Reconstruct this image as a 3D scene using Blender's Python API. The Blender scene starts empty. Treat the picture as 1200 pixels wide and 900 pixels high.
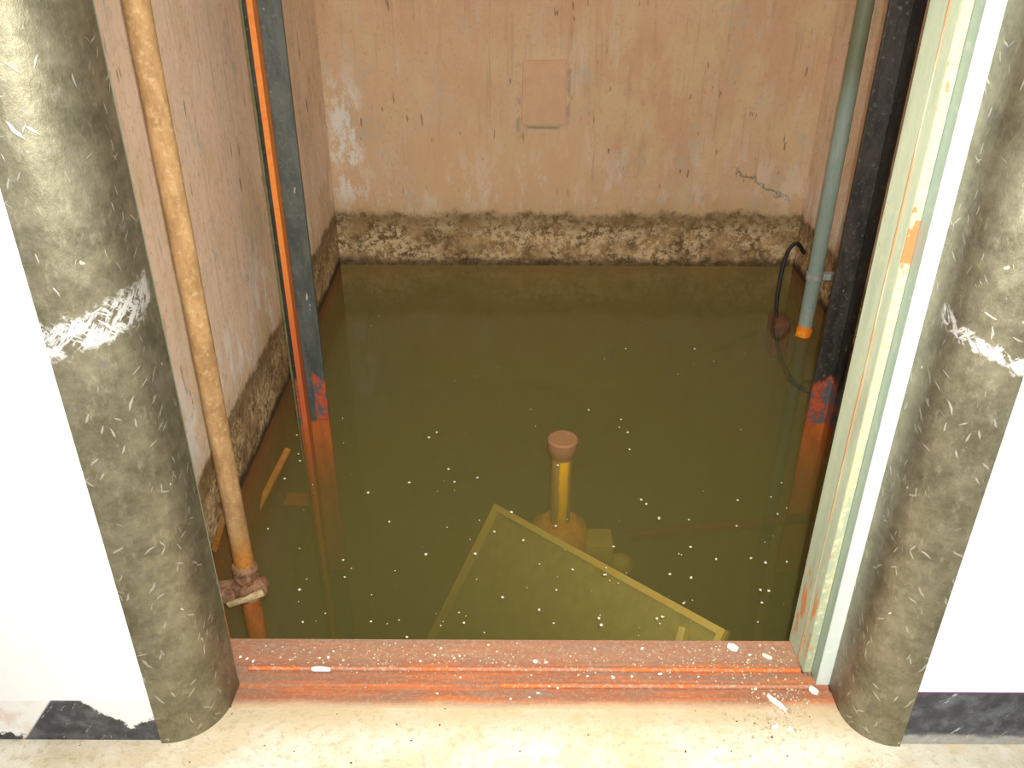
import bpy, bmesh, math, random
from mathutils import Vector, Matrix
random.seed(11)
S = bpy.context.scene
COL = S.collection
W = -0.20            # height of the water surface (landing floor is z = 0)
F = 1042.0           # focal length in pixels of the 1200 px wide frame
CAMH = 1.4
PITCH = math.radians(30)
PIT = -0.87

# ------------------------------------------------------------------ camera
cd = bpy.data.cameras.new('camera'); cam = bpy.data.objects.new('camera', cd); COL.objects.link(cam)
cam.location = (0, 0, CAMH)
cd.sensor_width = 36; cd.lens = 36 * F / 1200; cd.clip_start = 0.02
ROLL = math.radians(0.25)
cam.rotation_euler = (Matrix.Rotation(math.pi/2 - PITCH, 4, 'X') @ Matrix.Rotation(ROLL, 4, 'Z')).to_euler()
S.camera = cam

def on_plane(px, py, z):
    """world point on the horizontal plane z seen along a sight line of the survey"""
    u = (px - 600) / F; v = (py - 450) / F
    d = Vector((u, math.cos(PITCH) - v*math.sin(PITCH), -math.sin(PITCH) - v*math.cos(PITCH)))
    t = (z - CAMH) / d.z
    return Vector((0, 0, CAMH)) + d * t

# ------------------------------------------------------------------ node helper
class Mat:
    def __init__(s, name):
        s.m = bpy.data.materials.new(name); s.m.use_nodes = True
        s.nt = s.m.node_tree; s.nt.nodes.clear()
        s.out = s.nt.nodes.new('ShaderNodeOutputMaterial')
        s._pos = s._uv = None
    def n(s, t, **kw):
        nd = s.nt.nodes.new(t)
        for k, v in kw.items(): setattr(nd, k, v)
        return nd
    def set(s, sock, v):
        if isinstance(v, bpy.types.NodeSocket): s.nt.links.new(v, sock)
        elif v is not None:
            if hasattr(sock.default_value, '__len__') and not hasattr(v, '__len__'): v = [v]*len(sock.default_value)
            if hasattr(sock.default_value, '__len__') and len(sock.default_value) == 4 and len(v) == 3: v = (*v, 1)
            sock.default_value = v
    def pos(s):
        if s._pos is None: s._pos = s.n('ShaderNodeNewGeometry').outputs['Position']
        return s._pos
    def uv(s):
        if s._uv is None: s._uv = s.n('ShaderNodeTexCoord').outputs['UV']
        return s._uv
    def xyz(s, v):
        nd = s.n('ShaderNodeSeparateXYZ'); s.set(nd.inputs[0], v); return nd.outputs
    def vec(s, x, y, z=0.0):
        nd = s.n('ShaderNodeCombineXYZ')
        for i, q in enumerate((x, y, z)): s.set(nd.inputs[i], q)
        return nd.outputs[0]
    def scl(s, v, sc):
        nd = s.n('ShaderNodeMapping'); s.set(nd.inputs['Vector'], v); nd.inputs['Scale'].default_value = sc
        return nd.outputs[0]
    def rot(s, v, ang, sc=(1,1,1)):
        nd = s.n('ShaderNodeMapping'); s.set(nd.inputs['Vector'], v)
        nd.inputs['Rotation'].default_value = ang
        return s.scl(nd.outputs[0], sc)
    def noise(s, v, scale, detail=4, rough=.6, dist=0):
        nd = s.n('ShaderNodeTexNoise'); s.set(nd.inputs['Vector'], v)
        nd.inputs['Scale'].default_value = scale; nd.inputs['Detail'].default_value = detail
        nd.inputs['Roughness'].default_value = rough; nd.inputs['Distortion'].default_value = dist
        return nd.outputs['Fac']
    def voro(s, v, scale, feature='F1', out='Distance'):
        nd = s.n('ShaderNodeTexVoronoi', feature=feature); s.set(nd.inputs['Vector'], v)
        nd.inputs['Scale'].default_value = scale
        return nd.outputs[out]
    def math(s, op, a, b=None, c=None):
        nd = s.n('ShaderNodeMath', operation=op)
        for i, q in enumerate((a, b, c)):
            if q is not None: s.set(nd.inputs[i], q)
        return nd.outputs[0]
    def mul(s, a, b): return s.math('MULTIPLY', a, b)
    def add(s, a, b): return s.math('ADD', a, b)
    def sub(s, a, b): return s.math('SUBTRACT', a, b)
    def mx(s, a, b): return s.math('MAXIMUM', a, b)
    def step(s, v, lo, hi):
        nd = s.n('ShaderNodeMapRange', interpolation_type='SMOOTHSTEP'); nd.clamp = True
        s.set(nd.inputs['Value'], v)
        if lo < hi: a, b, c, d = lo, hi, 0, 1
        else: a, b, c, d = hi, lo, 1, 0
        for i, q in zip((1, 2, 3, 4), (a, b, c, d)): nd.inputs[i].default_value = q
        return nd.outputs[0]
    def band(s, v, lo, hi, soft):
        return s.mul(s.step(v, lo-soft, lo+soft), s.step(v, hi+soft, hi-soft))
    def mix(s, f, a, b):
        nd = s.n('ShaderNodeMix', data_type='RGBA')
        s.set(nd.inputs[0], f); s.set(nd.inputs[6], a); s.set(nd.inputs[7], b)
        return nd.outputs[2]
    def bsdf(s, color, rough=.6, metal=0, spec=.5, bump=None, bs=.3, bd=.01):
        p = s.n('ShaderNodeBsdfPrincipled')
        s.set(p.inputs['Base Color'], color); s.set(p.inputs['Roughness'], rough)
        s.set(p.inputs['Metallic'], metal); s.set(p.inputs['Specular IOR Level'], spec)
        if bump is not None:
            b = s.n('ShaderNodeBump'); b.inputs['Strength'].default_value = bs; b.inputs['Distance'].default_value = bd
            s.set(b.inputs['Height'], bump); s.nt.links.new(b.outputs[0], p.inputs['Normal'])
        s.nt.links.new(p.outputs[0], s.out.inputs['Surface'])
        return s.m

# ------------------------------------------------------------------ materials
def shaft_wall_mat(name, base_a, base_b, efflo, damp):
    m = Mat(name); P = m.pos(); x, y, z = m.xyz(P)
    st = m.scl(P, (1, 1, .18))                                   # vertically stretched
    big = m.noise(P, 1.7, 3); mid = m.noise(m.scl(P, (1, 1, .5)), 6, 5, .65); fine = m.noise(P, 60, 4, .7)
    streak = m.noise(st, 13, 5, .7); fstreak = m.noise(m.scl(P, (1, 1, .05)), 55, 4, .7)
    c = m.mix(m.step(big, .35, .65), base_a, base_b)
    c = m.mix(m.mul(m.step(mid, .45, .66), .7), c, (.62, .46, .26))           # yellowish mottling
    c = m.mix(m.mul(m.step(streak, .52, .72), .45), c, (.62, .53, .42))       # pale washed streaks
    c = m.mix(m.mul(m.step(fstreak, .54, .72), .55), c, (.40, .27, .16))
    c = m.mix(m.mul(m.step(fine, .52, .72), .5), c, (.42, .27, .15))
    # grey-blue patches where the paint has gone
    gp = m.mul(m.step(m.noise(m.scl(P, (1, 1, .55)), 3.6, 7, .75), .52, .64), m.step(m.noise(P, 26, 5, .75), .40, .62))
    c = m.mix(m.mul(gp, .75), c, (.42, .41, .33))
    if name.endswith('back'):
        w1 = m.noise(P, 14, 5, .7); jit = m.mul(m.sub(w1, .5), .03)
        line = m.mul(m.band(m.add(z, m.mul(jit, .4)), .434, .446, .003), m.band(x, .06, .20, .01))  # shadow under the patch, painted into the wall colour as a dark line
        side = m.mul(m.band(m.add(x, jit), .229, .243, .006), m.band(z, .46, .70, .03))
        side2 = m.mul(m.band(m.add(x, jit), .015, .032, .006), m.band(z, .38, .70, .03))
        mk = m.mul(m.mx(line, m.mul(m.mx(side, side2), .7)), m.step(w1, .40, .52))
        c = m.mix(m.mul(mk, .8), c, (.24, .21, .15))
        # bare blue-white plaster near the left corner, crack at lower right
        lc = m.mul(m.band(m.add(x, m.mul(jit, 4)), -.80, -.66, .03), m.band(z, .10, .62, .12))
        c = m.mix(m.mul(m.mul(lc, m.step(m.noise(m.scl(P, (1, 1, .5)), 15, 6, .75), .46, .56)), .8), c, (.70, .68, .62))
        cz = m.add(.165, m.mul(m.sub(1.15, x), .55))
        ck = m.mul(m.step(m.math('ABSOLUTE', m.add(m.sub(z, cz), m.mul(m.sub(m.noise(P, 18, 4, .7), .5), .16))), .012, .004), m.band(x, .98, 1.25, .01))
        c = m.mix(m.mul(ck, .8), c, (.16, .15, .09))
        # plain orange-tan area where the paint survived
        pl = m.mul(m.band(m.add(x, m.mul(jit, 5)), -.45, .30, .08), m.band(m.add(z, m.mul(jit, 4)), .12, .42, .06))
        c = m.mix(m.mul(pl, .6), c, (.60, .38, .21))
    # short dark scratches and specks
    sp = m.mul(m.step(m.noise(m.scl(P, (1, 1, .22)), 42, 2, .5), .665, .70), m.step(m.noise(P, 5, 2), .42, .6))
    c = m.mix(m.mul(sp, .75), c, (.16, .10, .05))
    # white efflorescence above the tide line
    zz = m.sub(z, W)
    ez = m.mul(m.step(zz, .20, .30), m.step(zz, .72, .34))
    ef = m.mul(ez, m.step(m.noise(m.scl(P, (1, 1, .4)), 11, 6, .75), .50, .60))
    c = m.mix(m.mul(ef, efflo), c, (.80, .77, .72))
    # tide band: brown silt with a pale crust
    edge = m.add(zz, m.mul(m.sub(m.noise(P, 7, 6, .75), .5), .12))
    tide = m.step(edge, .275, .235)
    crust_n = m.noise(P, 46, 5, .75)
    cr = m.step(crust_n, .45, .56)
    cr2 = m.step(m.noise(m.scl(P, (.7, .7, 1)), 8, 4, .65), .36, .56)
    silt = m.mix(m.step(m.noise(P, 14, 4, .7), .35, .65), (.15, .09, .035), (.42, .27, .12))
    silt = m.mix(m.mul(cr, m.add(m.mul(cr2, .75), .15)), silt, (.66, .50, .30))
    topline = m.mul(m.step(edge, .13, .24), .62)
    silt = m.mix(topline, silt, (.17, .11, .045))
    foot = m.mul(m.step(m.add(zz, m.mul(m.sub(m.noise(P, 12, 4), .5), .08)), .055, .012), damp)
    silt = m.mix(foot, silt, (.045, .026, .012))
    c = m.mix(tide, c, silt)
    halo = m.mul(m.step(edge, .36, .25), .38)
    c = m.mix(m.mul(halo, m.sub(1.0, tide)), c, (.42, .29, .12))
    # below the surface: dark slime
    under = m.step(zz, .004, -.004)
    slime = m.mix(m.noise(P, 5, 4), (.34, .14, .03), (.14, .06, .02)) if name.endswith('side') else m.mix(m.noise(P, 5, 4), (.30, .18, .05), (.16, .12, .04))
    c = m.mix(under, c, slime)
    bump = m.add(m.mul(m.mul(tide, crust_n), 1.6), m.mul(m.noise(P, 24, 5), .35))
    return m.bsdf(c, .85, 0, .25, bump, .55, .012)

M = {}
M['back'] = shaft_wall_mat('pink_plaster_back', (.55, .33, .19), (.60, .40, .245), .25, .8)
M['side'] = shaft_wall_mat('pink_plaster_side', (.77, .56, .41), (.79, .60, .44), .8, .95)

def white_wall():
    m = Mat('white_wall_paint'); P = m.pos()
    c = m.mix(m.step(m.noise(P, 3, 4), .35, .7), (.88, .88, .88), (.86, .86, .855))
    return m.bsdf(c, .6, 0, .3, m.noise(P, 40, 4), .08, .004)
M['white'] = white_wall()

def skirting(name, ragged):
    m = Mat(name); P = m.pos(); x, y, z = m.xyz(P)
    n1 = m.noise(P, 22, 5, .7); n2 = m.noise(P, 70, 4, .7)
    blk = m.mix(m.step(n1, .4, .7), (.035, .037, .045), (.11, .12, .13))
    blk = m.mix(m.mul(m.step(m.noise(m.rot(P, (.3, .9, .2), (1, 1, 6)), 22, 4, .7), .63, .68), .8), blk, (.55, .55, .55))
    wht = (.80, .80, .79)
    if ragged:
        # white overpaint with a torn lower edge, cut off by a slanting edge near the left end
        jag = m.mul(m.sub(n1, .5), .06); jag2 = m.mul(m.sub(n2, .5), .03)
        h = m.add(m.add(z, jag), jag2)
        d1 = m.add(m.mul(m.sub(x, -.77), -.95), .105)             # falls away to the right
        curve = m.mx(d1, m.add(m.mul(m.step(x, -.70, -.655), .02), .034))
        black = m.mul(m.step(m.sub(curve, h), -.004, .004), m.step(m.add(x, m.mul(m.sub(.10, z), .70)), -.834, -.828))
        low = m.step(h, .016, .010)
        black = m.mx(black, m.mul(low, m.step(x, -.86, -.88)))
        dirt = m.mul(m.step(x, -.83, -.9), m.step(n1, .45, .65))
        wht = m.mix(m.mul(dirt, .5), wht, (.62, .42, .26))
        c = m.mix(black, wht, blk)
    else:
        lower = m.step(m.add(z, m.mul(m.sub(n1, .5), .05)), .032, .018)
        c = m.mix(m.mul(lower, .6), blk, m.mix(n2, (.3, .3, .27), (.62, .61, .56)))
        c = m.mix(m.step(z, .1345, .136), c, (.10, .03, .09))
    return m.bsdf(c, .45, 0, .4, n2, .25, .004)
M['skirt_rag'] = skirting('black_skirting_overpainted', True)
M['skirt'] = skirting('black_skirting', False)

def concrete():
    m = Mat('cream_concrete'); P = m.pos(); x, y, z = m.xyz(P)
    a = m.noise(P, 7, 5, .65); b = m.noise(P, 60, 5, .75)
    c = m.mix(m.step(a, .35, .65), (.62, .52, .35), (.76, .71, .60))
    c = m.mix(m.mul(m.step(b, .50, .66), .6), c, (.40, .34, .21))
    c = m.mix(m.mul(m.step(m.noise(P, 24, 5, .75), .52, .66), .35), c, (.46, .41, .28))
    ru = m.mul(m.step(m.add(y, m.mul(m.sub(a, .5), .12)), 1.085, 1.165), .62)
    c = m.mix(ru, c, (.44, .33, .17))
    c = m.mix(m.mul(m.step(x, .6, .78), .35), c, (.40, .43, .36))
    sp = m.step(m.noise(P, 85, 1, .4), .76, .79)
    c = m.mix(sp, c, (.05, .045, .03))
    rst = m.mul(m.step(m.noise(P, 5, 3), .60, .72), .45)
    c = m.mix(rst, c, (.58, .38, .16))
    return m.bsdf(c, .8, 0, .25, b, .35, .006)
M['concrete'] = concrete()

M['mud'] = None
def column_mat(name, bands):
    m = Mat(name); U = m.uv(); u, v, _ = m.xyz(U)
    P = U
    mott = m.noise(P, 11, 8, .78); fine = m.noise(m.scl(P, (1, .45, 1)), 60, 6, .8)
    c = m.mix(m.step(mott, .3, .7), (.135, .122, .075), (.32, .298, .205))
    c = m.mix(m.mul(m.step(fine, .5, .75), .6), c, (.46, .44, .32))
    c = m.mix(m.mul(m.step(m.noise(P, 18, 4, .7), .58, .7), .45), c, (.20, .20, .19))
    # scratches in several directions
    tot = None
    for ang, sc, r0, dens in ((.5, 26, .075, .6), (-.7, 32, .08, .6), (1.25, 22, .06, .5), (-.25, 42, .09, .6), (2.2, 38, .08, .6), (.9, 60, .12, .65), (-1.1, 70, .13, .65), (.2, 84, .14, .65), (-.45, 95, .15, .65)):
        q = m.rot(P, (0, 0, ang), (1, .16, 1))
        wob = m.vec(m.add(m.xyz(q)[0], m.mul(m.noise(P, 30, 2), .012)), m.xyz(q)[1], 0)
        s_ = m.step(m.voro(wob, sc), r0, r0*.55)
        rnd_ = m.xyz(m.voro(wob, sc, out='Color'))[0]
        s_ = m.mul(s_, m.step(rnd_, max(.05, .86-dens), max(.05, .86-dens)+.02))
        g = m.step(m.noise(m.rot(P, (0, 0, ang*2), (1, 1, 1)), 6, 3, .65), .33, .50)
        s_ = m.mul(s_, g)
        tot = s_ if tot is None else m.mx(tot, s_)
    c = m.mix(m.mul(tot, .7), c, (.62, .62, .56))
    chips = m.step(m.noise(m.rot(P, (0, 0, .6), (1, .5, 1)), 55, 2, .5), .735, .75)
    c = m.mix(m.mul(chips, m.step(mott, .42, .55)), c, (.78, .77, .68))
    yel = m.mul(m.step(m.noise(P, 70, 2, .5), .70, .72), m.step(m.noise(P, 3.2, 2), .55, .66))
    c = m.mix(yel, c, (.72, .62, .12))
    scr = None
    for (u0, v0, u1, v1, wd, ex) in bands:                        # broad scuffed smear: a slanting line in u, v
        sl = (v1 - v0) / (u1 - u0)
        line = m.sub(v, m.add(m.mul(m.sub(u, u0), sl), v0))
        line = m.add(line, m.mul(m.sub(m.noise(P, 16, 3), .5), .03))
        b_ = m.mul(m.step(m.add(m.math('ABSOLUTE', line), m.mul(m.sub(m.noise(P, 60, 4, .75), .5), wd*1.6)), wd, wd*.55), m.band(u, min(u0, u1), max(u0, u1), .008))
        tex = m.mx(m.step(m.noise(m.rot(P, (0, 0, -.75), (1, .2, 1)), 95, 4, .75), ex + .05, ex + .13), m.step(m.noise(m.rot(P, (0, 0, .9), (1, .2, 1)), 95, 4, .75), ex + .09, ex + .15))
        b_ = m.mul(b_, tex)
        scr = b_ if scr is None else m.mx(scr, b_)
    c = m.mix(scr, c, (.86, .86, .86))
    rough = m.add(.36, m.mul(fine, .22))
    return m.bsdf(c, rough, 0.8, 1.0, m.add(fine, m.mul(tot, .6)), .35, .003)
UL = .26
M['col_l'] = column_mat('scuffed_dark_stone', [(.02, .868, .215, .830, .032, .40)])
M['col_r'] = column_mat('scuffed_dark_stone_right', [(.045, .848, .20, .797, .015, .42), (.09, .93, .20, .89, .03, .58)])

def painted(name, base, alt, chip, chip_amt, rough=.5, streak=(1, 1, .12), wear=(.5, .5, .45)):
    m = Mat(name); P = m.pos()
    a = m.noise(m.scl(P, streak), 18, 5, .7); b = m.noise(P, 45, 5, .7)
    c = m.mix(m.step(a, .35, .7), base, alt)
    c = m.mix(m.mul(m.step(b, .55, .75), .5), c, wear)
    ch = m.step(m.noise(m.scl(P, (1, 1, .45)), 16, 5, .75), .70 - chip_amt*.2, .72 - chip_amt*.2)
    c = m.mix(ch, c, chip)
    return m.bsdf(c, rough, 0, .4, m.add(b, ch), .25, .003)
def jamb_mat():
    m = Mat('pale_green_paint'); P = m.pos(); x, y, z = m.xyz(P)
    a = m.noise(m.scl(P, (1, 1, .12)), 18, 5, .7); b = m.noise(P, 45, 5, .7)
    c = m.mix(m.step(a, .35, .7), (.36, .42, .30), (.46, .50, .35))
    c = m.mix(m.mul(m.step(b, .52, .72), .5), c, (.56, .54, .36))
    c = m.mix(m.mul(m.step(m.noise(m.scl(P, (1, 1, .25)), 12, 4), .58, .68), .5), c, (.30, .31, .22))
    seam = m.mul(m.band(y, 1.2945, 1.3005, .001), m.step(m.noise(m.scl(P, (1, 1, .2)), 14, 4, .7), .40, .52))
    ch = m.step(m.noise(m.scl(P, (1, 1, .4)), 15, 5, .75), .655, .675)
    ring = m.step(m.add(m.math('ABSOLUTE', m.sub(z, .12)), m.mul(m.sub(b, .5), .2)), .09, .05)
    ring = m.mul(ring, m.step(m.noise(m.scl(P, (1, 1, .3)), 22, 4, .7), .47, .53))
    ch = m.mx(m.mx(ch, m.mul(seam, .8)), ring)
    c = m.mix(ch, c, m.mix(b, (.62, .26, .09), (.50, .17, .06)))
    return m.bsdf(c, .5, 0, .4, m.add(b, ch), .25, .003)
M['green'] = jamb_mat()
def bead_mat():
    m = Mat('cream_worn_paint'); P = m.pos(); x, y, z = m.xyz(P)
    a = m.noise(m.scl(P, (1, 1, .15)), 30, 5, .7); b = m.noise(P, 60, 5, .7)
    c = m.mix(m.step(a, .38, .62), (.44, .43, .26), (.30, .36, .26))
    c = m.mix(m.mul(m.step(b, .5, .62), .7), c, (.58, .55, .36))
    ch = m.step(m.noise(m.scl(P, (1, 1, .5)), 24, 5, .75), .60, .63)
    bl = m.step(m.add(m.math('ABSOLUTE', m.sub(z, .91)), m.mul(m.sub(m.noise(P, 40, 4, .7), .5), .16)), .045, .03)
    c = m.mix(m.mx(m.mul(ch, .8), bl), c, (.62, .17, .06))
    return m.bsdf(c, .5, 0, .4, b, .25, .003)
M['cream'] = bead_mat()
M['seafoam'] = painted('sea_green_paint', (.24, .32, .26), (.30, .37, .29), (.45, .2, .1), .2)
M['whitestrip'] = painted('white_green_paint', (.50, .57, .53), (.60, .65, .61), (.25, .33, .27), .12, wear=(.72, .74, .72))
M['orange_edge'] = painted('orange_primer', (.66, .20, .035), (.74, .27, .06), (.35, .10, .03), 0, wear=(.6, .2, .05))
M['silt_pipe'] = None

def pipe_mat():
    m = Mat('silt_coated_pipe'); P = m.pos(); x, y, z = m.xyz(P); zz = m.sub(z, W)
    a = m.noise(m.scl(P, (1, 1, .4)), 22, 5, .7); b = m.noise(P, 70, 4, .7)
    c = m.mix(m.step(a, .35, .65), (.29, .165, .065), (.46, .28, .125))
    c = m.mix(m.mul(m.step(b, .5, .7), .5), c, (.62, .44, .23))
    ed = m.add(zz, m.mul(m.sub(a, .5), .12))
    c = m.mix(m.step(ed, .22, .10), c, m.mix(m.step(b, .4, .65), (.50, .22, .04), (.38, .15, .035)))
    c = m.mix(m.mul(m.step(ed, .055, .03), m.step(b, .45, .55)), c, (.14, .06, .03))
    c = m.mix(m.step(zz, .0, -.01), c, m.mix(m.step(a, .4, .6), (.52, .15, .03), (.36, .09, .02)))
    return m.bsdf(c, .7, 0, .3, m.add(a, b), .4, .004)
M['silt_pipe'] = pipe_mat()

def rail_mat(name, hi, ca, cb, xs=None):
    """painted steel with a rust-red foot"""
    m = Mat(name); P = m.pos(); x, y, z = m.xyz(P); zz = m.sub(z, W)
    a = m.noise(m.scl(P, (1, 1, .3)), 26, 5, .7); b = m.noise(P, 70, 4, .75)
    c = m.mix(m.step(a, .35, .65), ca, cb)
    c = m.mix(m.mul(m.step(b, .55, .72), .5), c, (.20, .20, .16))
    sp = m.step(m.noise(m.scl(P, (1, 1, .3)), 50, 3, .6), .71, .74)
    c = m.mix(m.mul(sp, .7), c, (.45, .44, .38))
    red = m.mix(m.step(b, .38, .62), (.42, .085, .03), (.27, .055, .028))
    red = m.mix(m.step(m.noise(m.scl(P, (1, 1, .5)), 34, 4, .7), .48, .56), red, (.09, .09, .10))
    ed = m.add(zz, m.mul(m.sub(m.noise(m.scl(P, (2.2, 1, .5)), 20, 3), .5), .14))
    rm = m.step(ed, hi, hi - .02)
    if xs is not None: rm = m.mul(rm, m.step(m.add(x, m.mul(m.sub(b, .5), .01)), xs - .002, xs + .002))
    c = m.mix(rm, c, red)
    c = m.mix(m.step(zz, .0, -.02), c, m.mix(m.step(a, .35, .65), (.50, .13, .02), (.34, .075, .015)))
    return m.bsdf(c, .5, 0, .45, b, .3, .003)
M['rail_l'] = rail_mat('slate_rail_paint', .17, (.045, .055, .050), (.085, .095, .082), -.656)
M['rail_r'] = rail_mat('black_rail_paint', .17, (.018, .016, .014), (.045, .040, .034))

def flange_mat():
    m = Mat('orange_flange'); P = m.pos(); x, y, z = m.xyz(P); zz = m.sub(z, W)
    b = m.noise(P, 60, 4, .7)
    c = m.mix(m.step(b, .4, .7), (.70, .22, .035), (.60, .17, .03))
    c = m.mix(m.step(zz, .75, .15), c, m.mix(b, (.42, .08, .025), (.52, .13, .03)))
    return m.bsdf(c, .55, 0, .4, b, .2, .002)
M['flange'] = flange_mat()

def green_pipe():
    m = Mat('green_pipe_paint'); P = m.pos(); x, y, z = m.xyz(P); zz = m.sub(z, W)
    a = m.noise(m.scl(P, (1, 1, .3)), 14, 5, .7); b = m.noise(P, 60, 4, .7)
    hi = m.step(m.add(z, m.mul(m.sub(a, .5), .3)), .62, .86)
    c = m.mix(hi, m.mix(m.step(a, .4, .65), (.23, .30, .255), (.31, .37, .32)), m.mix(a, (.20, .22, .13), (.13, .15, .09)))
    c = m.mix(m.mul(m.step(b, .6, .7), .6), c, (.14, .15, .10))
    ed = m.add(zz, m.mul(m.sub(b, .5), .05))
    c = m.mix(m.step(ed, .038, .028), c, m.mix(b, (.90, .30, .02), (.75, .18, .01)))
    c = m.mix(m.mul(m.band(zz, .07, .10, .01), m.step(b, .56, .6)), c, (.7, .24, .03))
    return m.bsdf(c, .55, 0, .4, b, .25, .003)
M['green_pipe'] = green_pipe()

def sill_mat():
    m = Mat('red_oxide_sill'); P = m.pos(); x, y, z = m.xyz(P)
    ln = m.noise(m.scl(P, (.06, 1, 1)), 60, 4, .7); a = m.noise(m.scl(P, (.5, 1, 1)), 9, 5, .7); b = m.noise(P, 110, 4, .75)
    c = m.mix(m.step(a, .38, .62), (.33, .115, .055), (.26, .145, .095))
    c = m.mix(m.mul(m.step(ln, .47, .62), .7), c, (.50, .15, .045))
    dust = m.mul(m.step(b, .47, .64), m.add(.25, m.mul(m.step(y, 1.28, 1.31), .45)))
    c = m.mix(dust, c, (.47, .36, .26))
    back = m.mul(m.step(y, 1.272, 1.30), .55)
    c = m.mix(back, c, (.33, .19, .12))
    front = m.mul(m.step(m.add(y, m.mul(m.sub(a, .5), .03)), 1.195, 1.17), .7)
    c = m.mix(front, c, (.62, .50, .32))
    return m.bsdf(c, .75, 0, .3, m.add(b, ln), .35, .004)
M['sill'] = sill_mat()
def ridge_mat():
    m = Mat('orange_sill_ridge'); P = m.pos(); x, y, z = m.xyz(P)
    a = m.noise(m.scl(P, (.25, 1, 1)), 16, 5, .7); b = m.noise(P, 110, 4, .75)
    c = m.mix(m.step(a, .35, .65), (.60, .14, .03), (.50, .12, .035))
    c = m.mix(m.mul(m.step(a, .46, .58), .85), c, (.36, .17, .10))
    c = m.mix(m.mul(m.step(b, .5, .62), .6), c, (.46, .35, .25))
    return m.bsdf(c, .7, 0, .3, b, .4, .003)
M['sill_ridge'] = ridge_mat()

def plain(name, a, b, rough=.6, scale=30, metal=0):
    m = Mat(name); P = m.pos(); n = m.noise(P, scale, 5, .7)
    return m.bsdf(m.mix(m.step(n, .35, .65), a, b), rough, metal, .4, n, .3, .003)
M['mud'] = plain('dark_mud', (.05, .04, .015), (.085, .065, .02), .9, 8)
M['crust'] = plain('crusted_rust', (.15, .065, .035), (.36, .20, .11), .85, 55)
M['crust_light'] = plain('pale_crust', (.42, .29, .14), (.62, .50, .28), .85, 60)
M['rust'] = plain('orange_rust', (.80, .34, .03), (.62, .24, .02), .75, 28)
M['strip_orange'] = plain('dull_orange', (.50, .20, .03), (.36, .13, .02), .75, 40)
M['rust_grey'] = plain('grey_rust', (.38, .16, .05), (.30, .18, .09), .75, 60)
M['ochre'] = plain('ochre_paint', (.31, .26, .065), (.25, .21, .05), .7, 25)
M['ochre_block'] = plain('ochre_block_paint', (.54, .40, .075), (.44, .32, .055), .7, 25)
M['ochre_edge'] = plain('worn_yellow_edge', (.46, .38, .09), (.52, .31, .05), .7, 18)
M['dark_rust'] = plain('dark_rust', (.15, .035, .012), (.09, .025, .012), .8, 40)
M['black_rubber'] = plain('black_rubber', (.012, .012, .012), (.025, .024, .02), .5, 40)
M['flake'] = plain('white_flake', (.80, .78, .68), (.70, .66, .52), .8, 60)
M['paint_chip'] = plain('white_chip', (.85, .84, .82), (.78, .75, .70), .7, 60)
M['grit'] = plain('grit', (.62, .53, .36), (.26, .18, .10), .9, 220)
M['stone'] = plain('dark_grit', (.05, .045, .03), (.10, .08, .05), .9, 220)
M['grey_steel'] = plain('grey_steel', (.34, .35, .33), (.24, .25, .23), .5, 40)

def stem_mat():
    m = Mat('rusty_stem'); P = m.pos(); x, y, z = m.xyz(P)
    n = m.noise(m.scl(P, (1, 1, .4)), 30, 4, .7)
    st = m.mul(m.band(m.add(x, m.mul(m.sub(n, .5), .02)), .160, .189, .004), m.step(z, -.60, -.50))
    c = m.mix(st, m.mix(n, (.34, .25, .07), (.48, .25, .05)), (1.0, .50, .01))
    return m.bsdf(c, .7, 0, .3, n, .3, .003)
M['stem'] = stem_mat()

def water_mat():
    m = Mat('murky_water'); P = m.pos()
    tr = m.n('ShaderNodeBsdfTransparent'); gl = m.n('ShaderNodeBsdfGlossy'); gl.inputs['Roughness'].default_value = .015
    b = m.n('ShaderNodeBump'); b.inputs['Strength'].default_value = .05; b.inputs['Distance'].default_value = .004
    m.set(b.inputs['Height'], m.noise(P, 7, 2)); m.nt.links.new(b.outputs[0], gl.inputs['Normal'])
    fr = m.n('ShaderNodeFresnel'); fr.inputs['IOR'].default_value = 1.45
    geo = m.n('ShaderNodeNewGeometry'); nz = m.xyz(geo.outputs['Normal'])[2]
    fac = m.mul(m.mul(fr.outputs[0], m.step(nz, .4, .6)), m.sub(1.0, geo.outputs['Backfacing']))
    ms = m.n('ShaderNodeMixShader'); m.set(ms.inputs[0], fac)
    m.nt.links.new(tr.outputs[0], ms.inputs[1]); m.nt.links.new(gl.outputs[0], ms.inputs[2])
    m.nt.links.new(ms.outputs[0], m.out.inputs['Surface'])
    sc = m.n('ShaderNodeVolumeScatter'); sc.inputs['Color'].default_value = (.47, .46, .15, 1); sc.inputs['Density'].default_value = 1.25
    sc.inputs['Anisotropy'].default_value = 0
    ab = m.n('ShaderNodeVolumeAbsorption'); ab.inputs['Color'].default_value = (.40, .385, .0, 1); ab.inputs['Density'].default_value = 1.25
    ad = m.n('ShaderNodeAddShader'); m.nt.links.new(sc.outputs[0], ad.inputs[0]); m.nt.links.new(ab.outputs[0], ad.inputs[1])
    m.nt.links.new(ad.outputs[0], m.out.inputs['Volume'])
    return m.m
M['water'] = water_mat()

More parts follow.
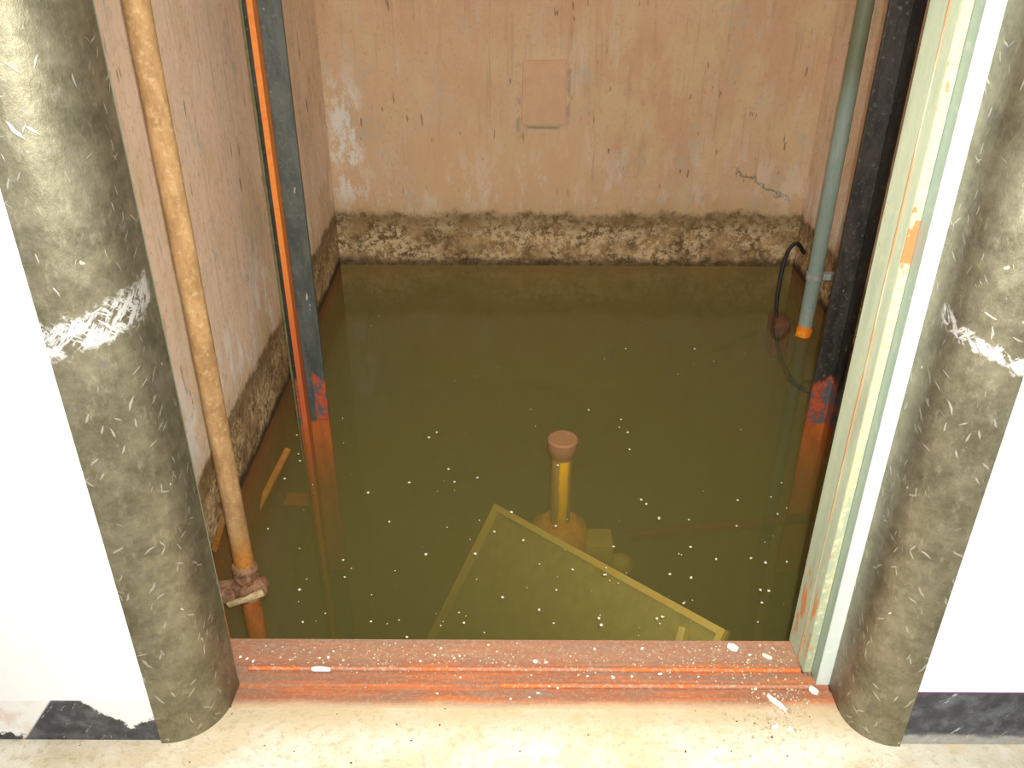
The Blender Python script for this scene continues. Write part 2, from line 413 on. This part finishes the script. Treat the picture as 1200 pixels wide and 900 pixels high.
# ------------------------------------------------------------------ object helpers
def empty(name, loc, label, cat, group=None):
    o = bpy.data.objects.new(name, None); COL.objects.link(o); o.location = loc; o.empty_display_size = .05
    return tag(o, label, cat, group)
def tag(o, label=None, cat=None, group=None, kind=None):
    for k, v in (('label', label), ('category', cat), ('group', group), ('kind', kind)):
        if v: o[k] = v
    return o
def base_of(o):
    p = Vector((0, 0, 0))
    while o is not None: p += o.location; o = o.parent
    return p
def obj(name, bm, mat, parent=None, loc=None, smooth=False, label=None):
    """link the bmesh (built in world coordinates) as one object; loc = its origin"""
    base = base_of(parent) if parent else Vector((0, 0, 0))
    org = Vector(loc) if loc is not None else base
    bmesh.ops.recalc_face_normals(bm, faces=bm.faces[:])
    bmesh.ops.translate(bm, verts=bm.verts[:], vec=-org)
    me = bpy.data.meshes.new(name); bm.to_mesh(me); bm.free()
    if smooth:
        for p in me.polygons: p.use_smooth = True
        try: me.set_sharp_from_angle(angle=math.radians(40))
        except Exception: pass
    o = bpy.data.objects.new(name, me); COL.objects.link(o)
    me.materials.append(M[mat] if isinstance(mat, str) else mat)
    if parent: o.parent = parent
    o.location = org - base
    if label: o['label'] = label
    return o
def box(bm, a, b, bev=0, seg=2):
    x0, y0, z0 = a; x1, y1, z1 = b
    r = bmesh.ops.create_cube(bm, size=1)
    for v in r['verts']:
        v.co = ((x0+x1)/2 + v.co.x*(x1-x0), (y0+y1)/2 + v.co.y*(y1-y0), (z0+z1)/2 + v.co.z*(z1-z0))
    if bev:
        es = list({e for v in r['verts'] for e in v.link_edges})
        bmesh.ops.bevel(bm, geom=es, offset=bev, segments=seg, affect='EDGES', profile=.5)
    return bm
def BM(): return bmesh.new()
def tube(bm, pts, rad, n=24, cap=True):
    """tube along points; rad number or list"""
    pts = [Vector(p) for p in pts]; rr = rad if isinstance(rad, (list, tuple)) else [rad]*len(pts)
    rings = []; up = None
    for i, p in enumerate(pts):
        t = (pts[min(i+1, len(pts)-1)] - pts[max(i-1, 0)]).normalized()
        if up is None: up = Vector((1, 0, 0)) if abs(t.x) < .9 else Vector((0, 1, 0))
        u = (up - t*up.dot(t)).normalized(); w = t.cross(u); up = u
        rings.append([bm.verts.new(p + (u*math.cos(a) + w*math.sin(a))*rr[i]) for a in [2*math.pi*k/n for k in range(n)]])
    for a, b in zip(rings, rings[1:]):
        for k in range(n): bm.faces.new((a[k], a[(k+1) % n], b[(k+1) % n], b[k]))
    if cap:
        bm.faces.new(rings[0][::-1]); bm.faces.new(rings[-1])
    return bm
def prism(bm, pts, z0, z1, uvu=None, uv0=0.0):
    """closed vertical prism of an (x, y) outline; uvu: running length along the outline to UV"""
    lo = [bm.verts.new((x, y, z0)) for x, y in pts]; hi = [bm.verts.new((x, y, z1)) for x, y in pts]
    uv = bm.loops.layers.uv.verify() if uvu else None
    n = len(pts); L = [uv0]
    for i in range(n): L.append(L[-1] + math.dist(pts[i], pts[(i+1) % n]))
    for i in range(n):
        f = bm.faces.new((lo[i], lo[(i+1) % n], hi[(i+1) % n], hi[i]))
        if uv:
            for lp, c in zip(f.loops, ((L[i], z0), (L[i+1], z0), (L[i+1], z1), (L[i], z1))): lp[uv].uv = c
    bm.faces.new(lo[::-1]); bm.faces.new(hi)
    return bm
def obox(bm, p0, p1, w, h, up=(0, 0, 1), bev=0):
    """oriented bar from p0 to p1, w wide, h high"""
    p0 = Vector(p0); p1 = Vector(p1); t = (p1-p0).normalized(); up = Vector(up)
    s = t.cross(up).normalized(); u = s.cross(t)
    vs = [bm.verts.new(q + s*a*w/2 + u*b*h/2) for q in (p0, p1) for a, b in ((-1, -1), (1, -1), (1, 1), (-1, 1))]
    for f in ((0, 1, 2, 3), (7, 6, 5, 4), (0, 4, 5, 1), (1, 5, 6, 2), (2, 6, 7, 3), (3, 7, 4, 0)): bm.faces.new([vs[i] for i in f])
    if bev:
        bmesh.ops.bevel(bm, geom=list({e for v in vs for e in v.link_edges}), offset=bev, segments=2, affect='EDGES', profile=.5)
    return bm
def rough_up(bm, amp, seed=0):
    from mathutils import noise
    for v in bm.verts:
        q = v.co*38 + Vector((seed, 0, 0))
        v.co += Vector((noise.noise(q), noise.noise(q+Vector((9, 0, 0))), noise.noise(q+Vector((0, 9, 0)))))*amp
def structure(name, bm, mat, loc=None, **kw):
    o = obj(name, bm, mat, None, loc, **kw); o['kind'] = 'structure'; return o

# ------------------------------------------------------------------ the setting
XL, XR, YB, YF, TOP = -.805, 1.31, 3.88, 1.354, 3.4
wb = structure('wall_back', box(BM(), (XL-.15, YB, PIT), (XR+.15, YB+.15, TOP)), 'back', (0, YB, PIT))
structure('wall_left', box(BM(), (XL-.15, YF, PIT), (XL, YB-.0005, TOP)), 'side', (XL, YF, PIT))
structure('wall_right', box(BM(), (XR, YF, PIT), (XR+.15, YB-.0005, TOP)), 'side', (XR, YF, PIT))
structure('floor_pit', box(BM(), (XL-.15, 1.16, PIT-.1), (XR+.15, YB+.15, PIT-.0005)), 'mud', (0, 2.5, PIT))
structure('wall_front', box(BM(), (XL-.15, 1.175, PIT), (XR+.15, YF-.006, -.062)), 'side', (0, 1.2, PIT))
structure('floor', box(BM(), (-2.4, -1.2, -.12), (2.4, 1.172, 0)), 'concrete', (0, 0, 0))
# a filled-in opening on the back wall
def plaster_patch():
    p0, p1 = (.036, .85), (.232, 1.115)
    bm = BM(); pts = []
    for x, z in ((.036, .452), (.224, .456), (.221, .722), (.040, .718)): pts.append((x, z))
    vs0 = [bm.verts.new((x, YB+.002, z)) for x, z in pts]
    vs1 = [bm.verts.new((.134+(x-.134)*.985, YB-.009, .587+(z-.587)*.985)) for x, z in pts]
    for i in range(4): bm.faces.new((vs0[i], vs0[(i+1) % 4], vs1[(i+1) % 4], vs1[i]))
    bm.faces.new(vs1); bm.faces.new(vs0[::-1])
    return bm
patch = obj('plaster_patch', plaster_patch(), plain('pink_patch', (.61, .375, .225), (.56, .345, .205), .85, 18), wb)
patch['label'] = 'smooth pink rectangular patch in the plaster'

# landing walls beside the opening
structure('wall_landing_left', box(BM(), (-2.4, 1.098, .0), (-.6455, 1.30, 2.3)), 'white', (-1.5, 1.1, 0))
structure('wall_landing_right', box(BM(), (.7205, 1.098, .0), (2.4, 1.30, 2.3)), 'white', (1.5, 1.1, 0))
structure('baseboard_left', box(BM(), (-2.4, 1.0972, .0005), (-.6455, 1.0979, .105)), 'skirt_rag', (-1.5, 1.1, 0))
structure('baseboard_right', box(BM(), (.7205, 1.0955, .0005), (2.4, 1.0985, .137), .0008, 1), 'skirt', (1.5, 1.1, 0))

# ------------------------------------------------------------------ half-round columns
def column(x_in, x_out, mat, label):
    s = 1 if x_out > x_in else -1
    r = abs(x_out - x_in) * .97
    y0 = 1.09
    pts = [(x_in, 1.232), (x_in, y0 + r)]
    for k in range(1, 21):
        a = math.pi/2 * k/20
        pts.append((x_in + s*(r - r*math.cos(a)), y0 + r - r*math.sin(a)))
    pts += [(x_out, y0), (x_out, 1.232)]
    bm = BM(); prism(bm, pts, .0, TOP, True)
    # small worn rounding at the foot is left to the floor cove
    o = obj('half_round_column', bm, mat, None, ((x_in+x_out)/2, 1.15, 0), smooth=True)
    return tag(o, label, 'column')
column(-.54, -.645, 'col_l', 'scuffed dark grey half-round column left of the doorway, with a bright glossy highlight')
column(.632, .72, 'col_r', 'scuffed dark grey half-round column right of the doorway, beside the black baseboard')

# ------------------------------------------------------------------ door frame
fr = empty('door_frame', (.61, 1.29, 0), 'pale green chipped steel door frame standing at the sill beside the right column', 'door frame')
def strip(pts, name, mat, label=None, z0=.0, z1=TOP):
    return obj(name, prism(BM(), pts, z0, z1), mat, fr, label=label)
strip([(.586, 1.3535), (.588, 1.297), (.596, 1.297), (.632, 1.3535)], 'jamb', 'green', 'pale green inner jamb face')
strip([(.5886, 1.2962), (.5905, 1.268), (.606, 1.268), (.62, 1.2962)], 'rebate', 'green')
strip([(.5905, 1.2672), (.591, 1.2655), (.606, 1.2655), (.606, 1.2672)], 'bead', 'cream', 'cream worn edge strip')
strip([(.607, 1.2672), (.607, 1.2362), (.6315, 1.2362), (.6315, 1.2672)], 'stop', 'seafoam')
strip([(.607, 1.2358), (.6078, 1.2335), (.6365, 1.2335), (.6365, 1.2358)], 'architrave', 'whitestrip', 'white front strip')
strip([(-.541, 1.2330), (-.546, 1.250), (-.607, 1.3535), (-.64, 1.3535), (-.64, 1.2330)], 'jamb', 'green', 'left jamb, almost hidden by the column')

# ------------------------------------------------------------------ sill
sl = empty('door_sill', (0.02, 1.26, -.06), 'red-oxide painted grooved metal door sill lying across the flooded opening', 'door sill')
def sill_body():
    # profile across the depth: two shallow guide grooves
    prof = [(1.1722, .0015), (1.214, .0015), (1.216, -.004), (1.228, -.004), (1.230, .0005), (1.254, .0005), (1.256, -.004), (1.268, -.004), (1.270, .002), (1.3475, .002), (1.3535, -.004)]
    bm = BM(); xa, xb = -.606, .5855
    def row(x):
        return [bm.verts.new((x, y, z)) for y, z in prof] + [bm.verts.new((x, 1.3535, -.06)), bm.verts.new((x, 1.1722, -.06))]
    # follows the frame: shorter at the front where the columns stand
    A, B = row(xa), row(xb)
    n = len(A)
    for i in range(n): bm.faces.new((A[i], A[(i+1) % n], B[(i+1) % n], B[i]))
    bm.faces.new(A[::-1]); bm.faces.new(B)
    for v in bm.verts:
        if v.co.y < 1.233: v.co.x = .631 if v.co.x > 0 else -.5385
        elif v.co.y < 1.266: v.co.x = .6065 if v.co.x > 0 else -.5485
        elif v.co.y < 1.29: v.co.x = .588 if v.co.x > 0 else -.5585
    return bm
obj('sill_plate', sill_body(), 'sill', sl)
obj('track_ridge', tube(BM(), [(-.53, 1.271, -.001), (.585, 1.271, -.001)], .0048, 12), 'sill_ridge', sl, smooth=True, label='bright orange ridge nearer the water')
obj('track_ridge', tube(BM(), [(-.02, 1.2295, -.001), (.60, 1.2295, -.001)], .005, 12), 'sill_ridge', sl, smooth=True, label='bright orange ridge nearer the landing')

# ------------------------------------------------------------------ guide rails
def rail(tip, side, ybl, bmat, fmat, label):
    """T-shaped lift guide rail: blade towards the shaft, flange along the side wall; side=-1 left, +1 right"""
    x1 = tip + side*.0625
    t = empty('guide_rail', (x1, ybl, PIT), label, 'guide rail')
    obj('blade', box(BM(), (min(tip, x1), ybl-.008, PIT), (max(tip, x1), ybl+.008, TOP), .0012, 2), bmat, t, label='flat blade facing the doorway')
    f0, f1 = x1 + side*.0005, x1 + side*.017
    obj('flange', box(BM(), (min(f0, f1), ybl-.05, PIT), (max(f0, f1), ybl+.05, TOP), .0015, 2), fmat, t)
    wall = XL if side < 0 else XR
    for z in (-.55, 1.62):
        a, b = f1 + side*.0005, wall - side*.0005
        obj('rail_bracket', box(BM(), (min(a, b), ybl-.03, z), (max(a, b), ybl+.03, z+.012), .001, 1), fmat, t)
    return t
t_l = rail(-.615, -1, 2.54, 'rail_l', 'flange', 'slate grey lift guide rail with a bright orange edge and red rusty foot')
obj('gap_shade', box(BM(), (-.7065, 2.50, PIT), (-.6955, 2.585, TOP), .001, 1), 'rail_r', t_l, label='dark strip for the shaded gap beside the flange')  # dark box standing in for the shade in the gap behind the flange
obj('backing_lip', box(BM(), (-.7135, 2.495, PIT), (-.707, 2.585, TOP), .001, 1), plain('olive_paint', (.09, .095, .04), (.14, .14, .06), .6, 30), t_l, label='olive edge strip')
rail(.992, 1, 2.54, 'rail_r', 'rail_r', 'black lift guide rail standing behind the pale green door jamb')

# ------------------------------------------------------------------ pipes
def left_pipe():
    X, Y = -.675, 1.717
    t = empty('water_pipe', (X, Y, PIT), 'silt-brown rusty pipe running down the left wall into the water', 'pipe')
    n = 60; pts = [(X, Y, PIT + (TOP-PIT)*k/n) for k in range(n+1)]
    bm = tube(BM(), pts, .0245, 28); rough_up(bm, .0012)
    obj('pipe', bm, 'silt_pipe', t, smooth=True)
    # crusted clamp straddling the surface, bolted towards the wall
    bm = BM(); tube(bm, [(X, Y, W-.022), (X, Y, W+.024)], .036, 24)
    obox(bm, (X-.032, Y+.0, W+.001), (X-.115, Y-.004, W+.001), .052, .042, bev=.006)
    box(bm, (X+.02, Y-.03, W-.016), (X+.052, Y+.018, W+.018), .006)
    bmesh.ops.subdivide_edges(bm, edges=bm.edges[:], cuts=1, use_grid_fill=True); rough_up(bm, .005, 3)
    tilt = Matrix.Translation((X, Y, W)) @ Matrix.Rotation(math.radians(-14), 4, 'Y') @ Matrix.Translation((-X, -Y, -W))
    bmesh.ops.transform(bm, matrix=tilt, verts=bm.verts[:])
    c = obj('clamp', bm, 'crust', t, smooth=True, label='crusted red-brown pipe clamp at the waterline')
    bm = BM(); obox(bm, (X-.05, Y-.037, W-.012), (X+.05, Y-.034, W+.003), .012, .016, bev=.003)
    bmesh.ops.subdivide_edges(bm, edges=bm.edges[:], cuts=2, use_grid_fill=True); rough_up(bm, .004, 5)
    bmesh.ops.transform(bm, matrix=tilt, verts=bm.verts[:])
    obj('bolt_bar', bm, 'crust_light', c, smooth=True, label='pale crusted edge of the clamp')
    # ring of growth on the pipe just above the clamp
    bm = tube(BM(), [(X, Y, W+.035 + .006*k) for k in range(9)], [.0255, .028, .030, .0305, .031, .0305, .030, .028, .0255], 40)
    rough_up(bm, .005, 8)
    obj('crust_ring', bm, 'crust', t, smooth=True)
    # stay bar from the pipe down to the wall
    a = Vector((X-.012, Y+.018, W+.275)); b = Vector((XL+.0035, 1.85, W+.010))
    bm = obox(BM(), a, b, .016, .010, up=(0, 1, .3), bev=.002)
    obj('stay_bar', bm, 'silt_pipe', t)
    return t
left_pipe()

def right_pipe():
    X, Y, R = 1.172, 3.20, .0285
    t = empty('drain_pipe', (X, Y, W), 'sea-green pipe by the right rail, ending in a rusty orange rim at the water', 'pipe')
    bm = BM(); n = 20
    tube(bm, [(X, Y, W-.015+ (TOP-W)*k/n) for k in range(n+1)], R, 24)
    obj('pipe', bm, 'green_pipe', t, smooth=True)
    bm = tube(BM(), [(X, Y, W-.012), (X, Y, W+.012)], R+.003, 24, True); rough_up(bm, .004, 2)
    obj('rim', bm, plain('bright_rust', (.92, .34, .015), (.80, .20, .01), .7, 60), t, smooth=True, label='bright orange rusty rim')
    bm = tube(BM(), [(X, Y, .56), (X, Y, .575)], R+.0022, 24); obj('coupling', bm, 'green_pipe', t, smooth=True)
    bm = BM(); box(bm, (X+R-.004, Y-.016, .03), (XR-.0005, Y+.016, .055), .003)
    tube(bm, [(X, Y, .028), (X, Y, .057)], R+.004, 24)
    obj('pipe_bracket', bm, 'grey_steel', t, label='grey bracket fixing the pipe to the wall')
    bm = tube(BM(), [(XR-.001, Y-.1, .14), (X+.06, Y-.12, .0), (X+.05, Y-.12, -.03)], .0045, 8)
    return t
right_pipe()

# black cable hanging down the corner and looping under the water
def cable():
    cps = [(1.255, 3.60, -.02), (1.21, 3.58, .03), (1.165, 3.55, -.01), (1.12, 3.44, -.16), (1.085, 3.25, -.26), (1.075, 3.10, -.29), (1.085, 2.96, -.30), (1.12, 2.88, -.29), (1.17, 2.86, -.27), (1.215, 2.91, -.24)]
    pts = []
    P = [Vector(c) for c in cps]
    for i in range(len(P)-1):
        p0, p1, p2, p3 = P[max(i-1, 0)], P[i], P[i+1], P[min(i+2, len(P)-1)]
        for k in range(8):
            s = k/8
            pts.append(.5*((2*p1) + (p2-p0)*s + (2*p0-5*p1+4*p2-p3)*s*s + (3*p1-p0-3*p2+p3)*s**3))
    pts.append(P[-1])
    o = obj('cable', tube(BM(), pts, .0085, 12), 'black_rubber', None, (1.2, 3.5, 0), smooth=True)
    tag(o, 'black cable looping into the water behind the sea-green pipe', 'cable')
cable()

# ------------------------------------------------------------------ things under the water
def buffer():
    p = on_plane(660, 513, W-.015)
    X, Y, Z = p.x, p.y, p.z
    t = empty('buffer_post', (X, Y, PIT), 'submerged orange rusty buffer post with a round cap, behind the sunken panel', 'buffer post')
    bm = tube(BM(), [(X, Y, Z), (X, Y, Z-.006), (X, Y, Z-.04), (X, Y, Z-.055), (X, Y, Z-.075)], [.046, .051, .050, .043, .036], 32)
    obj('cap', bm, 'rust_grey', t, smooth=True, label='round rusty cap')
    obj('stem', tube(BM(), [(X, Y, Z-.075), (X, Y, Z-.37)], .0345, 28), 'stem', t, smooth=True)
    zb = Z-.37
    bm = tube(BM(), [(X, Y, zb+.03), (X, Y, zb), (X, Y, zb-.05), (X, Y, PIT)], [.06, .095, .105, .105], 36)
    obj('base_flange', bm, 'rust', t, smooth=True)
    bm = BM(); box(bm, (X+.09, Y-.07, zb-.19), (X+.185, Y+.03, zb-.03), .008)
    obj('valve_block', bm, "ochre_block", t, smooth=True)
    c = Vector((X+.215, Y-.04, zb-.14))
    bm = BM(); bmesh.ops.create_uvsphere(bm, u_segments=20, v_segments=12, radius=.05)
    bmesh.ops.scale(bm, vec=(1.0, .8, .9), verts=bm.verts[:]); bmesh.ops.translate(bm, vec=c, verts=bm.verts[:])
    obj('knob', bm, "ochre_block", t, smooth=True)
    return t
buffer()

def sunken_panel():
    A = on_plane(580, 590, W-.25); B = on_plane(851, 737, W-.07)
    C = on_plane(508, 752, W-.60)
    ab = (B-A); ac = (C-A); ac = ac - ab*(ac.dot(ab)/ab.dot(ab))
    Lb = ab.length; e1 = ab.normalized(); e2 = ac.normalized(); nn = e1.cross(e2)
    if nn.z < 0: nn = -nn
    Lc = (PIT + .01 - A.z)/e2.z if e2.z < -.1 else 1.2
    Lc = .53
    # do not run into the pit wall below the sill
    def q(u, v, h): return A + e1*u + e2*v + nn*h
    t = empty('sunken_panel', q(0, Lc, 0), 'tilted ochre metal panel with a bright raised rim, sunk beneath the water', 'panel')
    bm = BM()
    vs = [bm.verts.new(q(u, v, h)) for h in (-.03, -.018) for u, v in ((0, 0), (Lb, 0), (Lb, Lc), (0, Lc))]
    for f in ((0, 1, 2, 3), (7, 6, 5, 4), (0, 4, 5, 1), (1, 5, 6, 2), (2, 6, 7, 3), (3, 7, 4, 0)): bm.faces.new([vs[i] for i in f])
    obj('sheet', bm, 'ochre', t)
    w = .019
    bm = BM()
    for (u0, v0, u1, v1) in ((0, 0, Lb, w), (0, w, w, Lc), (Lb-w, w, Lb, Lc)):
        vs = [bm.verts.new(q(u, v, h)) for h in (-.017, 0) for u, v in ((u0, v0), (u1, v0), (u1, v1), (u0, v1))]
        for f in ((0, 1, 2, 3), (7, 6, 5, 4), (0, 4, 5, 1), (1, 5, 6, 2), (2, 6, 7, 3), (3, 7, 4, 0)): bm.faces.new([vs[i] for i in f])
    obj('rim', bm, 'ochre_edge', t, label='bright yellow raised rim')
    bm = BM(); obox(bm, q(Lb-.11, .045, .0), q(Lb-.085, .16, .0), .022, .03, up=nn, bev=.004)
    obj('latch', bm, 'ochre_edge', t, label='small yellow latch')
    print('panel', A, B, q(0, Lc, 0), q(Lb, Lc, 0), Lb, Lc)
    return t
sunken_panel()

# rusty cross beam behind the panel
p0, p1 = on_plane(735, 628, W-.50), on_plane(960, 604, W-.38)
o = obj('steel_beam', obox(BM(), p0, p1, .03, .03, bev=.004), 'dark_rust', None, (p0+p1)/2); tag(o, 'faint rusty beam lying under the water to the right of the buffer post', 'beam')
# slanting orange strip by the left wall
p0, p1 = on_plane(338, 527, W-.06), on_plane(296, 612, W-.20)
o = obj('orange_strip', obox(BM(), p0, p1, .02, .012, bev=.002), 'strip_orange', None, p0); tag(o, 'orange strip slanting under the water beside the left wall', 'bar')
# rust-red box by the cable
c = on_plane(912, 378, W-.04)
o = obj('junction_box', box(BM(), (c.x-.03, c.y-.06, c.z-.13), (c.x+.035, c.y+.06, c.z+.03), .008), 'dark_rust', None, c); tag(o, 'dark rust-red box just under the water left of the sea-green pipe', 'box')

# ------------------------------------------------------------------ water
e = .0006
bm = box(BM(), (XL+e, YF-.006+e, PIT+e), (XR-e, YB-e, W))
wo = obj('water', bm, 'water', None, (.25, 2.6, W))
tag(wo, 'murky olive-green flood water filling the shaft up to the tide line', 'water', kind='stuff')

# ------------------------------------------------------------------ small loose things
def flake_mesh(r, h, seed, n=7):
    rnd = random.Random(seed); bm = BM()
    ang = sorted(rnd.uniform(0, 2*math.pi) if False else 2*math.pi*(k + rnd.uniform(-.3, .3))/n for k in range(n))
    lo = [bm.verts.new((math.cos(a)*r*rnd.uniform(.7, 1.2), math.sin(a)*r*rnd.uniform(.7, 1.2), 0)) for a in ang]
    hi = [bm.verts.new((v.co.x*.75, v.co.y*.75, h)) for v in lo]
    for i in range(n): bm.faces.new((lo[i], lo[(i+1) % n], hi[(i+1) % n], hi[i]))
    bm.faces.new(lo[::-1]); bm.faces.new(hi)
    return bm
flakes = [flake_mesh(1.0, .8, k) for k in range(5)]
protos = []
for k, fb in enumerate(flakes):
    me = bpy.data.meshes.new('water_flake'); bmesh.ops.recalc_face_normals(fb, faces=fb.faces[:]); fb.to_mesh(fb and me); fb.free(); me.materials.append(M['flake']); protos.append(me)
seen = [(814, 408), (733, 408), (512, 507), (503, 513), (728, 491), (726, 500), (736, 506), (738, 526), (752, 585), (758, 590), (773, 607), (773, 606), (865, 585), (904, 581), (912, 601), (864, 615), (614, 633), (672, 667), (711, 673), (709, 673), (653, 691), (652, 616), (654, 545), (403, 657), (539, 718), (436, 729), (633, 715), (633, 714), (703, 754 - 30), (777, 722), (771, 724), (902, 691), (892, 690), (894, 705), (881, 653), (898, 658), (810, 640), (811, 676), (808, 608), (840, 654), (786, 672), (923, 657), (802, 706), (706, 752 - 20), (558, 649), (580, 623), (500, 650), (457, 612), (432, 578), (348, 511), (350, 533), (352, 541), (334, 562), (315, 621), (405, 677), (352, 692), (356, 730), (600, 600), (690, 480), (560, 560), (526, 550), (480, 566), (533, 565), (545, 730), (478, 747), (590, 700), (650, 730), (720, 640)]
rnd = random.Random(5)
while len(seen) < 150:
    x, y = rnd.uniform(350, 930), 320 + 425*(rnd.random()**.7)
    if x > 945 - (y-330)*.05 or x < 405 - (y-312)*.3: continue
    seen.append((x, y))
for i, (px, py) in enumerate(seen):
    p = on_plane(px, py, W)
    if not (XL+.03 < p.x < XR-.03 and 1.37 < p.y < YB-.03): continue
    o = bpy.data.objects.new('water_flake', protos[i % 5]); COL.objects.link(o)
    big = i < 68
    r = rnd.uniform(.0026, .0046) if big else rnd.uniform(.0010, .0024)
    o.location = (p.x, p.y, W - .0003*r); o.scale = (r, r, r*.5); o.rotation_euler = (0, 0, rnd.uniform(0, 6))
    tag(o, 'tiny pale fleck floating on the murky green water', 'fleck', 'pale flecks floating on the water')

# white paint chips on the sill and the threshold
chip_protos = []
for k in range(4):
    fb = flake_mesh(1.0, .5, 20+k, 6); me = bpy.data.meshes.new('paint_chip'); bmesh.ops.recalc_face_normals(fb, faces=fb.faces[:]); fb.to_mesh(me); fb.free(); me.materials.append(M['paint_chip']); chip_protos.append(me)
chips = [(283, 771, 4), (291, 773, 4), (298, 776, 4), (386, 771, 4), (376, 772, 3), (392, 764, 2.5), (494, 775, 3.5), (518, 760, 3.5), (511, 768, 3), (541, 794, 3), (514, 813, 3), (629, 775, 6), (641, 776, 3.5), (698, 760, 4), (754, 759, 4.5), (645, 803, 5), (720, 793, 4.5), (742, 792, 4), (775, 789, 4), (540, 769, 2.5), (600, 819, 3.5), (690, 792, 3), (632, 812, 4), (655, 806, 3.5), (622, 817, 3), (880, 766, 4), (887, 806, 4), (820, 792, 3), (925, 830, 3.5), (910, 850, 6), (928, 853, 6)]
for i, (px, py, s) in enumerate(chips):
    zz = .0022 if py < 783 else (.0012 if py < 830 else .0004)
    p = on_plane(px, py, zz)
    o = bpy.data.objects.new('paint_chip', chip_protos[i % 4]); COL.objects.link(o)
    r = s*.00088; o.location = (p.x, p.y, zz); o.scale = (r*rnd.uniform(.9, 1.5), r, r*.6); o.rotation_euler = (0, 0, rnd.uniform(0, 6))
    tag(o, 'small white paint chip lying on the reddish sill or its edge', 'paint chip', 'white paint chips on the sill')
def shard(name, pts, w, h, mat, label, cat):
    bm = BM()
    n = len(pts); rings = []
    for i, p in enumerate(pts):
        p = Vector(p); t = (Vector(pts[min(i+1, n-1)]) - Vector(pts[max(i-1, 0)])).normalized(); s = t.cross(Vector((0, 0, 1))).normalized()
        ww = w*(.45 if i in (0, n-1) else 1)
        rings.append([bm.verts.new(p + s*ww/2 + Vector((0, 0, 0))), bm.verts.new(p + s*ww*.3 + Vector((0, 0, h))), bm.verts.new(p - s*ww*.3 + Vector((0, 0, h))), bm.verts.new(p - s*ww/2)])
    for a, b in zip(rings, rings[1:]):
        for k in range(4): bm.faces.new((a[k], a[(k+1) % 4], b[(k+1) % 4], b[k]))
    bm.faces.new(rings[0]); bm.faces.new(rings[-1][::-1])
    o = obj(name, bm, mat, None, pts[0], smooth=False); tag(o, label, cat)
pa = [on_plane(x, y, .0022) for x, y in ((367, 787), (372, 786.5), (380, 786.5), (389, 787.5))]
for p in pa: p.z = .0045
shard('plastic_shard', pa, .010, .006, 'paint_chip', 'long white shard lying across the orange ridge at the left of the sill', 'shard')
pa = [on_plane(x, y, .0008) for x, y in ((901, 814), (906, 819), (915, 825), (922, 832))]
shard('paper_scrap', pa, .010, .006, 'paint_chip', 'twisted white paper scrap at the front right of the sill', 'scrap')
pa = [on_plane(x, y, .0026) for x, y in ((854, 756), (860, 758), (866, 761))]
shard('plaster_chunk', pa, .018, .007, 'flake', 'cream plaster chunk at the back right of the sill', 'plaster chunk')
pa = [on_plane(x, y, .0026) for x, y in ((895, 766), (900, 769), (906, 771))]
shard('plaster_chunk', pa, .009, .005, 'flake', 'thin cream plaster sliver at the right end of the sill', 'plaster chunk')
pa = [on_plane(x, y, .001) for x, y in ((950, 806), (955, 809), (960, 812))]
shard('plaster_chunk', pa, .014, .008, 'paint_chip', 'white plaster crumb against the foot of the right column', 'plaster chunk')
# grit swept into the right corner
def grit(name, n, cx, cy, sx, sy, mat, zf, seed):
    r_ = random.Random(seed); bm = BM()
    for _ in range(n):
        px, py = r_.gauss(cx, sx), r_.gauss(cy, sy)
        if py < 754 or px > 962 - max(0, 800-py)*.78 - 6: continue
        z = .0015 if py < 829 else 0.0
        p = on_plane(px, py, z); r = abs(r_.gauss(.0009, .0008)) + .0006
        if p.y > 1.345 or p.x < -.535 or p.x > .58 - max(0, 0): continue
        k = bmesh.ops.create_icosphere(bm, subdivisions=1, radius=r)
        for v in k['verts']: v.co = v.co*r_.uniform(.7, 1.3) + p + Vector((0, 0, r*.4))
    o = obj(name, bm, mat, None, on_plane(cx, cy, 0)); return o
tag(grit('grit', 420, 925, 825, 30, 22, 'grit', 0, 1), 'sandy grit swept into the corner by the right column', 'grit', kind='stuff')
tag(grit('dirt_crumbs', 260, 860, 772, 55, 12, 'grit', 0, 4), 'loose dirt crumbs scattered over the right end of the sill', 'dirt', kind='stuff')
tag(grit('dust_crumbs', 500, 520, 772, 190, 11, 'grit', 0, 9), 'fine dust crumbs scattered along the back of the sill', 'dust', kind='stuff')

# ------------------------------------------------------------------ light
w = bpy.data.worlds.new('world'); S.world = w; w.use_nodes = True
bg = w.node_tree.nodes['Background']; bg.inputs[0].default_value = (1.0, .97, .92, 1); bg.inputs[1].default_value = 1.05
def spot(name, loc, tgt, watts, size, blend, rad, col):
    l = bpy.data.lights.new(name, 'SPOT'); l.energy = watts; l.spot_size = math.radians(size); l.spot_blend = blend
    l.shadow_soft_size = rad; l.color = col
    o = bpy.data.objects.new(name, l); COL.objects.link(o); o.location = loc
    o.rotation_euler = (Vector(tgt) - Vector(loc)).to_track_quat('-Z', 'Y').to_euler()
    return o
spot('camera_flash', (.03, -.02, 1.47), (.2, 3.0, -.1), 285, 94, 1.0, .012, (1, .97, .90))

S.view_settings.view_transform = 'Standard'; S.view_settings.look = 'None'
S.view_settings.exposure = 0.0; S.view_settings.gamma = 1.0; S.view_settings.use_curve_mapping = False
S.cycles.use_denoising = True
S.cycles.max_bounces = 8; S.cycles.transparent_max_bounces = 12; S.cycles.volume_bounces = 4
